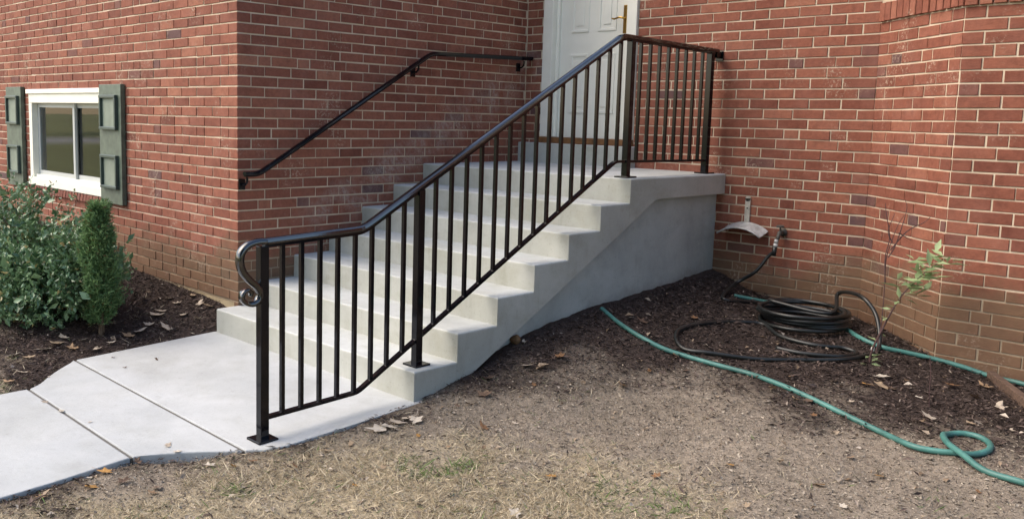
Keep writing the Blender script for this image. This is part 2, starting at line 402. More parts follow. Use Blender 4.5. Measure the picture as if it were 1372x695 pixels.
def arc(p0, p1, bulge, n=5):
    p0 = np.array(p0); p1 = np.array(p1); d = p1-p0; nn = np.array([-d[1], d[0]])
    return [tuple(p0+d*t_+nn*bulge*math.sin(math.pi*t_)) for t_ in np.linspace(0, 1, n)]
g2 = .008
slab([(-.03, -3.0), (1.955, -3.0), (1.968, -3.5), (1.965, -3.84)]+[(1.94, -3.94), (1.885, -4.012+g2), (-.01, -3.985+g2)])
slab([(-.015, -3.985-g2), (1.878, -4.012-g2)]+arc((1.84, -4.07), (1.63, -4.37), -.04)+[(1.615, -4.405+g2), (.358, -4.385+g2)]+arc((.30, -4.30), (.03, -4.03), .03))
slab([(.355, -4.385-g2), (1.615, -4.405-g2), (1.66, -4.75), (1.70, -5.3), (1.72, -6.2), (.36, -6.2), (.35, -5.3)])
slab([(.36, -6.2-2*g2), (1.72, -6.2-2*g2), (1.72, -9), (.36, -9)])
for (xa, ya, xb, yb) in ((-.005, -3.985, 1.875, -4.012), (.362, -4.385, 1.61, -4.405), (.365, -6.208, 1.715, -6.208)):
    za, zb_ = float(walk_z(ya)), float(walk_z(yb)); V = []
    for dz in (-.09, -.007):
        for (xx, yy, zz) in ((xa, ya-.0095, za), (xb, yb-.0095, zb_), (xb, yb+.0095, zb_), (xa, ya+.0095, za)): V.append((xx, yy, zz+dz))
    MB().add(V, [(3, 2, 1, 0), (4, 5, 6, 7), (0, 1, 5, 4), (1, 2, 6, 5), (2, 3, 7, 6), (3, 0, 4, 7)]).build('joint_strip', MAT['joint'], walk)

# ------------------------------------------------------------------ house
house = tag(empty('brick_house'), 'red brick house with white door, small shuttered window and angled bay', 'house')
wing = MB(); side = MB(); entry = MB(); bay = MB()
OFF = .0052
# mortar cores: openings left free
WX0, WX1, WZ0, WZ1 = -3.70, -2.00, ZT-19*H, ZT-6*H          # window opening in the wing
OX0, OX1, OZ0, OZ1 = .19, 1.125, Z_LAND+.166, 3.36           # door opening
T = .19
yw = -L+OFF
FZ = ZT-27*H                                                 # foot of the wing's brickwork
def core(mb, x0, x1, y0, y1, z0, z1): mb.box(x0, x1, y0, y1, z0, z1)
core(wing, -7.0, WX0, yw, yw+T, FZ-.01, WTOP); core(wing, WX1, -OFF, yw, yw+T, FZ-.01, WTOP)
core(wing, WX0, WX1, yw, yw+T, WZ1, WTOP); core(wing, WX0, WX1, yw, yw+T, FZ-.01, WZ0)
core(side, -OFF-T, -OFF, yw+T, .10, -.2, WTOP); core(side, -OFF-.02, -OFF-.001, yw+.001, yw+T, FZ-.01, WTOP)
core(entry, -OFF, OX0, OFF, OFF+T, -.2, WTOP); core(entry, OX1, W+.1, OFF, OFF+T, -.2, WTOP)
core(entry, OX0, OX1, OFF, OFF+T, OZ1, WTOP); core(entry, OX0, OX1, OFF, OFF+T, -.2, Z_LAND)
bu = np.array([DX-W, DY]); blen = np.hypot(*bu); bu /= blen; bn = np.array([bu[1], -bu[0]]); bn = bn if bn[1] < 0 else -bn
def prism(mb, pts, z0, z1):
    n = len(pts); mb.add([(x, y, z0) for x, y in pts]+[(x, y, z1) for x, y in pts], [tuple(range(n))[::-1], tuple(range(n, 2*n))]+[(i, (i+1) % n, n+(i+1) % n, n+i) for i in range(n)])
BAYZ = ZT+1*H                                                 # underside of the bay's brick sill
cA = np.array([W, 0])-bn*OFF; cB = np.array([DX, DY])-bn*OFF*.7+np.array([0, OFF*.7]); _q = np.array([DX, DY])-bn*OFF; cB = _q+bu*((DY+OFF-_q[1])/bu[1])
BX1 = DX+2.3
prism(bay, [tuple(cA-bu*.02), tuple(cB), (BX1, DY+OFF), (BX1, .2), (W, .2)], -.2, BAYZ+.10)
wing_o = wing.build('wing_wall', MAT['mortar'], house); side_o = side.build('side_wall', MAT['mortar'], house)
entry_o = entry.build('entry_wall', MAT['mortar'], house); bay_o = bay.build('bay_wall', MAT['mortar'], house)
fm = MB(); fm.box(-7.0, -.012, -L+.006, -L+T, -.3, FZ-.012); fm.build('foundation', MAT['foundation'], house)
MB().box(-7.2, .12, -L-.14, .4, WTOP, WTOP+.12).box(.121, BX1+.2, -.14, .4, WTOP, WTOP+.12).box(W-.1, BX1+.2, DY-.12, -.141, WTOP, WTOP+.12).build('roof', MAT['roof_shingle'], house)

# bricks: every one a chamfered block
bricks = []      # (wall, verts, colour)
def brick_block(P0, u, n, s0, s1, z0, z1, depth=.07, extra=None):
    """block on a wall: along u from s0 to s1, outward normal n"""
    pr = min(.0018, max(-.0015, random.gauss(0, .001))); ch = .0022; j = lambda k: random.uniform(-k, k)
    s0 += j(.0022); s1 += j(.0022); z0 += j(.0014); z1 += j(.0014); tl = j(.0008); tz = j(.0005); sl = j(.0024)
    V = []
    for lay, (ins, out) in enumerate(((0, -depth), (0, pr-ch), (ch, pr))):
        for (s, z, a, b) in ((s0+ins, z0+ins, -1, -1), (s1-ins, z0+ins, 1, -1), (s1-ins, z1-ins, 1, 1), (s0+ins, z1-ins, -1, 1)):
            o = out+(tl*a+tz*b if lay else 0); zz = z+sl*a*.5
            V.append((P0[0]+u[0]*s+n[0]*o, P0[1]+u[1]*s+n[1]*o, zz))
    return V
BF = [(0, 1, 5, 4), (1, 2, 6, 5), (2, 3, 7, 6), (3, 0, 4, 7), (4, 5, 9, 8), (5, 6, 10, 9), (6, 7, 11, 10), (7, 4, 8, 11), (8, 9, 10, 11)]
def brick_col(header=False):
    v = min(1, max(0, random.gauss(.52, .19))); dk = 0.0
    if random.random() < (.16 if header else .022): dk = random.uniform(.3, .85)
    elif random.random() < .09: v *= .5
    return (v, dk, random.random())
def lay(wall, P0, u, n, length, k0, k1, first_full, flem, openings=(), skip_first=0.0, first_header=.75, end_trim=True, limit=None):
    """lay the courses k0..k1 of a wall whose bricks are counted from s = 0; odd courses start with a half"""
    for k in range(k0, k1):
        z1 = ZT-k*H-MORT/2; z0 = ZT-(k+1)*H+MORT/2
        fl = (k-flem) % 7 == 0
        s = 0.0; seq = []
        if fl:
            seq.append((0, first_header*BL)); s = first_header*BL; hd = True
            while s < length-1e-6: q = s+(BL*.5 if hd else BL); seq.append((s, q)); s = q; hd = not hd
        else:
            full = (k % 2 == 0) == first_full
            q = BL if full else BL/2; seq.append((0, q)); s = q
            while s < length-1e-6: seq.append((s, s+BL)); s += BL
        for i, (a, b) in enumerate(seq):
            if i == 0 and skip_first: continue
            hdr = (b-a) < BL*.6; b = min(b, length)
            if b-a < .03: continue
            pieces = [(a+MORT/2, b-MORT/2)]
            if i == 0: pieces = [(a+(0 if skip_first is None else .004), b-MORT/2)]
            if b >= length-1e-6: pieces = [(pieces[0][0], b-.004)]
            for (o0, o1, oz0, oz1) in openings:
                if z1 > oz0+.02 and z0 < oz1-.02:
                    nw = []
                    for (c0, c1) in pieces:
                        if c1 <= o0 or c0 >= o1: nw.append((c0, c1)); continue
                        if c0 < o0-.025: nw.append((c0, o0-.004))
                        if c1 > o1+.025: nw.append((o1+.004, c1))
                    pieces = nw
            for (c0, c1) in pieces:
                bricks.append((wall, brick_block(P0, u, n, c0, c1, z0, z1), brick_col(hdr)))
KT = -21
# wing wall (facing the yard): s runs from the corner to the left
lay(wing_o, (0, -L), (-1, 0), (0, -1), 7.0, KT, 27, False, 3, [(-WX1, -WX0, WZ0-H, WZ1)], skip_first=True, first_header=.5)
# side wall above the steps: s runs from the corner to the door wall
lay(side_o, (0, -L), (0, 1), (1, 0), L, KT, 29, True, 3, skip_first=True)
# corner blocks show a stretcher on one face and a header on the other
for k in range(KT, 29):
    z1 = ZT-k*H-MORT/2; z0 = ZT-(k+1)*H+MORT/2
    if (k-3) % 7 == 0: a, b = .75*BL, .5*BL
    elif k % 2 == 0: a, b = BL, .5*BL
    else: a, b = .5*BL, BL
    a -= MORT/2; b -= MORT/2; j = lambda: random.uniform(-.0012, .0012); e = j(); e2 = j()
    x0, x1, y0, y1 = -b, e, -L+e2, -L+a; cq = .003; V = []
    if k >= 27: x0 = -.05
    for z, ins in ((z0, cq), (z0+cq, 0), (z1-cq, 0), (z1, cq)):
        V += [(x0+(0), y0+ins, z), (x1-cq-ins*.3, y0+ins, z), (x1-ins, y0+cq+ins*.3, z), (x1-ins, y1, z), (x0, y1, z)]
    bricks.append((side_o, V, brick_col()))
QF = [(4, 3, 2, 1, 0), (15, 16, 17, 18, 19)]+[(r*5+i, r*5+(i+1) % 5, (r+1)*5+(i+1) % 5, (r+1)*5+i) for r in range(3) for i in range(5)]
# door wall: s runs from the bay corner to the left
lay(entry_o, (W, 0), (-1, 0), (0, -1), W, KT, 29, True, 2, [(W-OX1, W-OX0, OZ0-.17, OZ1)], skip_first=None)
# bay: slanted cheek counted from the door wall, front counted from the arris
lay(bay_o, (W, 0), tuple(bu), tuple(bn), blen, -1, 29, True, 2, skip_first=None)
lay(bay_o, (DX, DY), (1, 0), (0, -1), BX1-DX, -1, 29, True, 2)
# the 300 that show largest are parts of their wall, the rest one part
def shown(V):
    q = [pix(p) for p in V]
    if any(z < .3 for _, _, z in q): return 0
    xs = [a for a, _, _ in q]; ys = [b for _, b, _ in q]
    c = (sum(xs)/len(xs), sum(ys)/len(ys))
    if not (2 < c[0] < PXW-2 and 2 < c[1] < PXH): return 0
    P = np.mean(np.array(V), 0)
    if P[0] < SX1+.02 and P[1] > -3 and P[0] > -.1 and P[2] < min(Z_LAND, RISE*(1+(P[1]+3.042)/TREAD))+.06: return 0
    if P[2] < float(gz(P[0], P[1]))+.02: return 0
    return (min(max(xs), PXW)-max(min(xs), 0))*(max(ys)-min(ys))
rank = sorted(range(len(bricks)), key=lambda i: -shown(bricks[i][1]))
own = set(rank[:300]); rest = MB()
for i, (wall, V, c) in enumerate(bricks):
    fc = BF if len(V) == 12 else QF
    if i in own: MB().add(V, fc, c).build('brick', MAT['brick'], wall)
    else: rest.add(V, fc, c)
rest.build('brickwork', MAT['brick'], house, kind='stuff')

# bay sill: header bricks on edge, and the window above it
sill = MB()
for (P0, u, n, ln) in (((W, 0), bu, bn, blen+.012), ((DX, DY), np.array([1., 0]), np.array([0, -1.]), BX1-DX)):
    k = 0.0
    while k < ln-.03:
        e = min(k+.068, ln); V = brick_block(P0, u, n, k+.005, e-.005, BAYZ+.004, BAYZ+.115)
        V = [(x+n[0]*.018, y+n[1]*.018, z) for x, y, z in V]; sill.add(V, BF, brick_col()); k = e
sill.build('bay_sill', MAT['brick'], house)
bwin = MB(); zb0, zb1 = BAYZ+.10, 3.36
q = [tuple(np.array([W, 0])-bn*.05), tuple(np.array([DX, DY])-bn*.05+np.array([0, .03])), (BX1, DY+.05), (BX1, .2), (W, .2)]
prism(bwin, q, zb0, zb0+.09); prism(bwin, q, zb1-.15, WTOP)
for pt in (q[0], q[1], (q[1][0]+1.1, q[1][1])): bwin.box(pt[0]-.03, pt[0]+.05, pt[1]+.002, pt[1]+.09, zb0+.09, zb1-.15)
bw = bwin.build('bay_window', MAT['white_paint'], house)
gm = MB(); prism(gm, [(a+.0, b+.06) for a, b in q[:3]]+[(BX1, DY+.13), (q[1][0], q[1][1]+.08), (q[0][0], q[0][1]+.08)], zb0+.09, zb1-.15); gm.build('pane', MAT['glass'], bw)

# ---- wing window
win = MB(); fy0, fy1 = -L-.006, -L+.10; fw = .085
win.box(WX0+.012, WX1-.005, fy0, fy1, WZ1-.12, WZ1-.004); win.box(WX0+.012, WX1-.005, fy0-.02, fy1, WZ0+.002, WZ0+.075)
win.box(WX0+.012, WX0+fw, fy0, fy1, WZ0+.075, WZ1-.12); win.box(WX1-fw, WX1-.005, fy0, fy1, WZ0+.075, WZ1-.12)
win.box(WX0+fw, WX1-fw, -L+.02, fy1, WZ0+.075, WZ0+.10); win.box(WX0-.02, WX1+.02, fy0-.016, fy0+.02, WZ1-.035, WZ1+.006)
window = win.build('window', MAT['vinyl'], house, bevel=.004)
mx = -2.79
for (a, b, yy) in ((WX0+fw, mx+.03, -L+.050), (mx-.03, WX1-fw, -L+.075)):
    s = MB(); z0, z1 = WZ0+.10, WZ1-.12; t_ = .04
    s.box(a, b, yy, yy+.022, z0, z0+t_); s.box(a, b, yy, yy+.022, z1-t_, z1); s.box(a, a+t_, yy, yy+.022, z0+t_, z1-t_); s.box(b-t_, b, yy, yy+.022, z0+t_, z1-t_)
    s.build('sash', MAT['sash'], window)
    MB().box(a+t_-.002, b-t_+.002, yy+.009, yy+.013, z0+t_-.002, z1-t_+.002).build('pane', MAT['glass'], window)
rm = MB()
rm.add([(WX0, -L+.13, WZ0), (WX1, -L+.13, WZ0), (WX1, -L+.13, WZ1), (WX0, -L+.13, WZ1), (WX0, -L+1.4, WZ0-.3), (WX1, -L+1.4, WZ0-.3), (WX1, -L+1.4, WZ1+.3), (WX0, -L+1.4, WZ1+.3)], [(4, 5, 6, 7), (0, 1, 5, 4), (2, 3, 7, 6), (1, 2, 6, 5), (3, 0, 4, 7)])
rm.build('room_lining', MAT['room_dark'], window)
bl = MB()
for i in range(21):
    x = WX0+.05+i*.075; bl.add([(x, -L+.145+.018*(i % 2), WZ0+.06), (x+.075, -L+.145+.018*((i+1) % 2), WZ0+.06), (x+.075, -L+.145+.018*((i+1) % 2), WZ1-.06), (x, -L+.145+.018*(i % 2), WZ1-.06)], [(0, 1, 2, 3)])
bl.build('curtain', MAT['blind'], window)
ws = MB(); x = WX0-.10
while x < WX1+.02:
    V = brick_block((0, -L), (1, 0), (0, -1), x+.004, x+.056, WZ0-H+.004, WZ0-.003); V = [(a, b-.022-(.0 if zq > WZ0-.02 else .008), zq) for a, b, zq in V]; ws.add(V, BF, (random.uniform(.1, .5), random.uniform(0, .45), 0)); x += .062
ws.build('window_sill', MAT['brick'], house)
# shutters
for (x0, x1) in ((-4.19, -3.79), (-2.035, -1.638)):
    z0, z1 = .692, 1.645; sh = MB().box(x0, x1, -L-.042, -L-.004, z0, z1).build('shutter', MAT['shutter_green'], house, bevel=.003)
    for (pz0, pz1) in ((1.285, 1.56), (.815, 1.085)):
        m = MB(); px0, px1 = x0+.05, x1-.05; b = .024; ya, yb = -L-.072, -L-.041
        m.box(px0, px1, ya, yb, pz0, pz0+b); m.box(px0, px1, ya, yb, pz1-b, pz1); m.box(px0, px0+b, ya+.002, yb, pz0+b, pz1-b); m.box(px1-b, px1, ya+.002, yb, pz0+b, pz1-b)
        mo = m.build('raised_panel', MAT['shutter_trim'], sh, bevel=.004)
        MB().box(px0+b-.002, px1-b+.002, -L-.047, yb+.002, pz0+b-.002, pz1-b+.002).build('panel_field', MAT['shutter_field'], sh)

# ---- door
dz0 = Z_LAND+.166
fr = MB(); fr.box(OX0+.004, OX0+.105, -.022, .12, dz0+.052, OZ1); fr.box(OX1-.095, OX1-.004, -.022, .12, dz0+.052, OZ1); fr.box(OX0+.105, OX1-.095, -.022, .12, OZ1-.10, OZ1)
fr.box(OX0+.105, OX0+.135, .03, .12, dz0+.052, OZ1-.10); fr.box(OX1-.125, OX1-.095, .03, .12, dz0+.052, OZ1-.10)
fr.build('door_frame', MAT['white_paint'], house, bevel=.004)
D0, D1, DZ0, DZ1 = OX0+.135, OX1-.125, dz0+.0515, OZ1-.10
door = MB().box(D0, D1, .055, .10, DZ0, DZ1).build('door', MAT['door_paint'], house, bevel=.002)
pw = (D1-D0-.115*2-.09)/2
for (za, zb) in ((1.50, 1.985), (2.16, 2.86), (2.97, 3.14)):
    for i in range(2):
        x0 = D0+.115+i*(pw+.09); x1 = x0+pw; m = MB(); b = .022
        m.box(x0, x1, .047, .056, za, za+b); m.box(x0, x1, .047, .056, zb-b, zb); m.box(x0, x0+b, .048, .056, za+b, zb-b); m.box(x1-b, x1, .048, .056, za+b, zb-b)
        m.box(x0+b+.03, x1-b-.03, .049, .056, za+b+.03, zb-b-.03)
        m.build('door_panel', MAT['door_paint'], door, bevel=.004)
hx = D1-.03
MB().box(hx-.017, hx+.017, .042, .056, 2.13, 2.35).build('handle_plate', MAT['brass'], door, bevel=.003)
MB().tube([(hx, .05, 2.245), (hx, .004, 2.248)], .008).tube(catmull([(hx+.004, .006, 2.248), (hx-.03, .002, 2.252), (hx-.075, .004, 2.243), (hx-.10, .008, 2.25)], 6), [.008]*10+[.007]*5+[.006]*4).build('lever_handle', MAT['brass'], door, smooth=True)
MB().box(OX0-.01, OX1-.0, -.055, .12, dz0+.001, dz0+.051).build('threshold', MAT['oak_sill'], house, bevel=.004)

# ------------------------------------------------------------------ concrete steps
stairs = tag(empty('concrete_staircase'), 'pale new concrete staircase of seven risers up to the white door', 'staircase')
def zb(y): return min(Z_LAND-.143, .935+.5016*(y+.894))
def cast(name, poly, x0, x1, mat, nose=(), bev=.012):
    bm = bmesh.new(); n = len(poly)
    a = [bm.verts.new((x0, y, z)) for y, z in poly]; b = [bm.verts.new((x1, y, z)) for y, z in poly]
    bm.faces.new(a); bm.faces.new(b[::-1])
    for i in range(n): bm.faces.new((a[i], b[i], b[(i+1) % n], a[(i+1) % n]))
    bmesh.ops.recalc_face_normals(bm, faces=bm.faces)
    es = []
    for (kind, i) in nose:
        vs = {'x': (a[i], b[i]), 'side': (b[i], b[(i+1) % n])}[kind]
        e = bm.edges.get(vs)
        if e: es.append(e)
    if es: bmesh.ops.bevel(bm, geom=es, offset=bev, segments=3, affect='EDGES', profile=.5)
    me = bpy.data.meshes.new(name); bm.to_mesh(me); bm.free(); me.materials.append(MAT[mat])
    if mat == 'concrete':                      # upright formed faces carry form stains plus painted-in shade
        me.materials.append(MAT['concrete_formed_shaded'])
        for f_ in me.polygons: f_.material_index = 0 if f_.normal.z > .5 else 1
    o = bpy.data.objects.new(name, me); COL.objects.link(o); o.parent = stairs; return o
for k in range(1, NST):
    y0 = -3.042+(k-1)*TREAD; y1 = y0+TREAD; zt = RISE*k
    zl0 = max(zb(y0), -.2) if k > 1 else -.2
    if k == 1: poly = [(y0, -.2), (y0, zt), (y1, zt), (y1, -.2)]
    else: poly = [(y0, zb(y0)), (y0, zt), (y1, zt), (y1, zb(y1))]
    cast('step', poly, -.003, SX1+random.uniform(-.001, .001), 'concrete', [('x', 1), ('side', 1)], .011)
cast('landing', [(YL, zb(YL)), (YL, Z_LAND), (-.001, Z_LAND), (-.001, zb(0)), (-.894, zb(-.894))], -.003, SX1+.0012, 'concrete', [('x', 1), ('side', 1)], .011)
sp = [(-2.62, -.2), (-2.62, zb(-2.62)+.05), (-.894, zb(-.894)+.03), (-.002, zb(0)+.03), (-.002, -.2)]
cast('support_wall', sp, .02, 1.868, 'parging')
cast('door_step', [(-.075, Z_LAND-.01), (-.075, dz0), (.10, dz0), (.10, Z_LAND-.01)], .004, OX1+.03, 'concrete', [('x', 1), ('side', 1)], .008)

# ------------------------------------------------------------------ railing on the open side
rail = tag(empty('stair_railing'), 'glossy black iron stair railing with balusters and scrolled lower end', 'railing')
RX = 1.83
def arc_pts(path, rad=.05, n=5):
    out = [path[0]]
    for i in range(1, len(path)-1):
        a, b, c = map(np.array, (path[i-1], path[i], path[i+1])); u = (a-b)/np.linalg.norm(a-b); v = (c-b)/np.linalg.norm(c-b)
        for t_ in np.linspace(0, 1, n): out.append(tuple((b+u*rad)*(1-t_)**2+2*b*t_*(1-t_)+(b+v*rad)*t_**2))
    out.append(path[-1]); return out
top_path = arc_pts([(-3.875, .879), (-3.311, .898), (-1.223, 1.975), (-.045, 1.957)], .045)
capprof = [(-.021, -.013), (.021, -.013), (.0235, -.004), (.021, .007), (.012, .0125), (0, .0142), (-.012, .0125), (-.021, .007), (-.0235, -.004)]
MB().sweep_yz(top_path, capprof, RX).build('top_rail', MAT['rail_enamel'], rail)
MB().sweep_yz([(y, z-.021) for y, z in top_path], [(-.013, -.008), (.013, -.008), (.013, .009), (-.013, .009)], RX).build('rail_channel', MAT['black_paint'], rail)
bot_path = arc_pts([(-3.86, .073), (-3.335, .086), (-1.241, 1.184), (-.14, 1.173)], .03, 4)
MB().sweep_yz(bot_path, [(-.013, -.0085), (.013, -.0085), (.013, .0085), (-.013, .0085)], RX).build('bottom_rail', MAT['black_paint'], rail)
def ytop(y): return np.interp(y, [p[0] for p in top_path], [p[1] for p in top_path])
def ybot(y): return np.interp(y, [p[0] for p in bot_path], [p[1] for p in bot_path])
posts = [(-3.881, float(walk_z(-3.881))), (-2.936, RISE), (-1.117, Z_LAND), (-.128, Z_LAND)]
for y, z in posts:
    h_ = .0215; po = MB().box(RX-h_, RX+h_, y-h_, y+h_, z+.006, float(ytop(y))-.02).build('post', MAT['black_paint'], rail, bevel=.003)
    MB().box(RX-.052, RX+.052, y-.052, y+.052, z-.001, z+.010).build('base_plate', MAT['black_paint'], po, bevel=.002)
ys = list(np.linspace(-3.881, -2.936, 10)[1:-1])+list(np.linspace(-2.936, -1.117, 17)[1:-1])+list(np.linspace(-1.117, -.128, 10)[1:-1])
b0 = MB().box(-.0095, .0095, -.0095, .0095, 0, 1)
for y in ys:
    za = float(ybot(y))+.004; zc = float(ytop(y))-.026; MB().box(RX-.0095, RX+.0095, y-.0095, y+.0095, za, zc).build('baluster', MAT['black_paint'], rail)
sc = [(-3.865, .879), (-3.915, .880), (-3.962, .868), (-3.993, .838), (-4.000, .795), (-3.986, .752), (-3.955, .715), (-3.918, .683), (-3.897, .650), (-3.906, .620), (-3.935, .606), (-3.966, .613), (-3.985, .636), (-3.978, .660), (-3.957, .668), (-3.942, .655), (-3.947, .642)]
cp = catmull([(0, y, z) for y, z in sc], 5)
n_ = len(cp); path = [(v.y, v.z) for v in cp]
scroll = MB()
# the cap rail tapers into the scroll
P = [Vector((0, y, z)) for y, z in path]; V = []; prof = capprof; n = len(prof)
for i in range(n_):
    t_ = (P[min(i+1, n_-1)]-P[max(i-1, 0)]).normalized(); nn = Vector((0, t_.z, -t_.y)); k = 1-.45*max(0, (i/n_-.45)/.55)
    for a, b in prof: V.append((RX+a*k, P[i].y+nn.y*b*k, P[i].z+nn.z*b*k))
Fs = [(i*n+k, i*n+(k+1) % n, (i+1)*n+(k+1) % n, (i+1)*n+k) for i in range(n_-1) for k in range(n)]+[tuple(range(n))[::-1], tuple((n_-1)*n+k for k in range(n))]
scroll.add(V, Fs).build('scroll', MAT['rail_enamel'], rail, smooth=True)
MB().box(RX-.02, RX+.02, -.075, -.003, 1.905, 1.945).box(RX-.03, RX+.03, -.009, -.001, 1.885, 1.955).build('wall_bracket', MAT['black_paint'], rail, bevel=.002)

# ------------------------------------------------------------------ handrail on the wall
hr = tag(empty('wall_handrail'), 'slim black handrail bracketed to the brick wall above the steps', 'handrail')
hp = arc_pts([(-2.872, 1.047), (-2.765, 1.045), (-1.203, 1.930), (-.012, 1.962)], .05)
MB().sweep_yz(hp, [(a*.9, b*.9) for a, b in capprof], .07).sweep_yz([(y, z-.016) for y, z in hp], [(-.011, -.006), (.011, -.006), (.011, .006), (-.011, .006)], .07).build('rail', MAT['black_paint'], hr)
for (y, z) in ((-2.852, 1.04), (-1.335, 1.85), (-.11, 1.95)):
    b = MB(); b.box(-.002, .012, y-.022, y+.022, z-.105, z-.035); b.tube(catmull([(.008, y, z-.065), (.04, y, z-.072), (.066, y, z-.052), (.07, y, z-.018)], 5), .0075, 8); b.build('bracket', MAT['black_paint'], hr, bevel=.002)

# ------------------------------------------------------------------ hose hanger, tap, hoses
hg = tag(empty('hose_hanger'), 'bare galvanised hose hanger screwed to the brick below the landing', 'hose hanger')
hxx = 2.118
st = MB(); st.box(hxx-.019, hxx+.019, -.012, -.001, .70, .915); st.tube([(hxx, -.012, .912), (hxx, -.001, .912)], .0195, 14)
st.build('strap', MAT['grey_zinc'], hg)
MB().tube([(hxx, -.0145, .905), (hxx, -.009, .905)], .007, 8).tube([(hxx, -.0145, .845), (hxx, -.009, .845)], .006, 8).build('screw', MAT['old_iron'], hg)
sa = MB(); V = []; na = 12; rr = .27
for i in range(na+1):
    a = R(-36+72*i/na)
    for yy in (-.004, -.035, -.065, -.095, -.125):
        rad = rr+(.007 if yy in (-.004, -.065, -.125) else 0); V.append((hxx+rad*math.sin(a), yy, .742-rr+rad*math.cos(a)-(-yy)*.28))
sa.add(V, [(i*5+k, i*5+k+1, (i+1)*5+k+1, (i+1)*5+k) for i in range(na) for k in range(4)])
so = sa.build('saddle', MAT['steel'], hg); md = so.modifiers.new('s', 'SOLIDIFY'); md.thickness = .003
fa = MB()
for i in range(9):
    a0, a1 = R(-46+92*i/9), R(-46+92*(i+1)/9)
fp = [(hxx+.276*math.sin(R(-36+7.2*i)), -.128, .742-.27+.276*math.cos(R(-36+7.2*i))-.036) for i in range(11)]
fa.tube(fp, .006, 6).build('rolled_edge', MAT['steel'], hg, smooth=True)
tap = tag(empty('garden_tap'), 'dark metal garden tap on brick wall feeding the black hose', 'tap')
tx, tz_ = 2.388, .700
MB().tube([(tx, 0, tz_), (tx, -.012, tz_)], .028, 14).tube([(tx, -.01, tz_), (tx, -.07, tz_)], .013).tube([(tx, -.06, tz_+.004), (tx-.003, -.072, tz_-.03), (tx-.006, -.08, tz_-.055)], [.013, .013, .014]).build('body', MAT['old_iron'], tap, smooth=True)
MB().tube([(tx, -.05, tz_+.005), (tx, -.055, tz_+.045)], .006, 8).tube([(tx, -.055, tz_+.04), (tx, -.056, tz_+.05)], .026, 12).build('handwheel', MAT['old_iron'], tap)
def gpt(px, py, lift=.012):
    P = hit(px, py, lift); return Vector((P[0], P[1], P[2]+lift))
bh = tag(empty('black_hose'), 'black rubber hose coiled on mulch under the garden tap', 'hose')
e0 = Vector((tx-.008, -.086, tz_-.075))
A = [e0, e0+Vector((-.004, -.006, -.05)), Vector((2.335, -.10, .53)), Vector((2.27, -.14, .42))]
ge = gpt(990, 389); A += [Vector((2.15, -.18, float(gz(2.15, -.18))+.05)), gpt(968, 400)]
A += [gpt(1000, 404), gpt(1050, 409)]
cc = hit(1076, 437); cx_, cy_ = cc[0], cc[1]; zc = float(gz(cx_, cy_))+.014
def ring(cx, cy, rx, ry, z0, z1, a0, turns, rot=0., n=14):
    out = []
    for i in range(int(abs(turns)*n)+1):
        t_ = i/(abs(turns)*n); a = a0+2*math.pi*turns*t_; ft = 17*t_; ww = 1+.11*math.sin(ft)+.05*math.sin(2.7*ft+1); x = rx*math.cos(a)*ww+.03*math.sin(1.3*ft+2); y = ry*math.sin(a)*ww+.03*math.cos(1.9*ft)
        out.append(Vector((cx+x*math.cos(rot)-y*math.sin(rot), cy+x*math.sin(rot)+y*math.cos(rot), z0+(z1-z0)*t_+.004*math.sin(11*t_))))
    return out
coil = ring(cx_, cy_, .25, .23, zc, zc+.105, R(120), 6.2)
sw = ring(cx_-.03, cy_-.10, .52, .46, zc+.17, zc-.02, R(300), -1.3)
def settle(pts, lift=.013): return [Vector((p.x, p.y, max(p.z, float(gz(p.x, p.y, False))+lift))) for p in pts]
loop = [gpt(*q) for q in [(1010, 481), (950, 474), (918, 468), (906, 455), (910, 442), (935, 434), (975, 431)]]
main = [p for p in A]+settle(coil)
arch_a = coil[-1]
arch = [gpt(1112, 420, .09), gpt(1122, 408, .10)+Vector((0, 0, .07)), gpt(1150, 425, .1)+Vector((0, 0, .13)), gpt(1172, 445, .05)+Vector((0, 0, .10)), gpt(1178, 465), gpt(1160, 477), gpt(1120, 483), gpt(1060, 482)]
tail = arch+loop+[gpt(1020, 434), gpt(1045, 450), gpt(1090, 462), gpt(1130, 466), gpt(1148, 474), gpt(1120, 477), gpt(1075, 474), gpt(1040, 466)]
allp = catmull(main, 5)+catmull(settle([main[-1]]+tail), 7)
MB().tube(allp, .0125, 10).build('tube', MAT['black_rubber'], bh, smooth=True)
MB().tube([e0+Vector((.002, .002, .03)), e0], .0145, 12).tube([e0, e0+Vector((-.003, -.004, -.025))], [.0165, .015], 12).build('coupling', MAT['steel'], bh, smooth=True)
MB().tube([e0+Vector((-.003, -.004, -.022)), e0+Vector((-.006, -.009, -.085))], [.0165, .014], 12).build('sleeve', MAT['black_rubber'], bh, smooth=True)

def hose(name, pts, label):
    o = MB().tube(catmull(settle(pts), 7), .0135, 10).build(name, MAT['teal_hose'], None, smooth=True)
    return tag(o, label, 'hose')
q = [(806, 413), (830, 433), (860, 453), (890, 467), (920, 477), (960, 489), (1000, 499), (1030, 509), (1060, 521), (1095, 537), (1130, 554), (1180, 578), (1220, 596), (1250, 603), (1280, 607), (1305, 608), (1324, 603), (1326, 594), (1312, 586), (1290, 581), (1270, 583), (1263, 590), (1270, 601), (1290, 615), (1320, 630), (1372, 649), (1440, 668)]
pts = [gpt(*k, .0135) for k in q]
for i in (21, 22, 23): pts[i].z += .024
hose('teal_hose', pts, 'teal garden hose crossing the bare earth in one small loop')
q = [(984, 396), (1010, 401), (1045, 408), (1075, 415)]
hose('teal_hose', [gpt(*k, .0135) for k in q], 'short length of teal hose running into the black coil')
q = [(1128, 436), (1150, 452), (1180, 464), (1215, 472), (1250, 480), (1290, 491), (1330, 503), (1372, 515), (1430, 530)]
pp = [gpt(*k, .0135) for k in q]
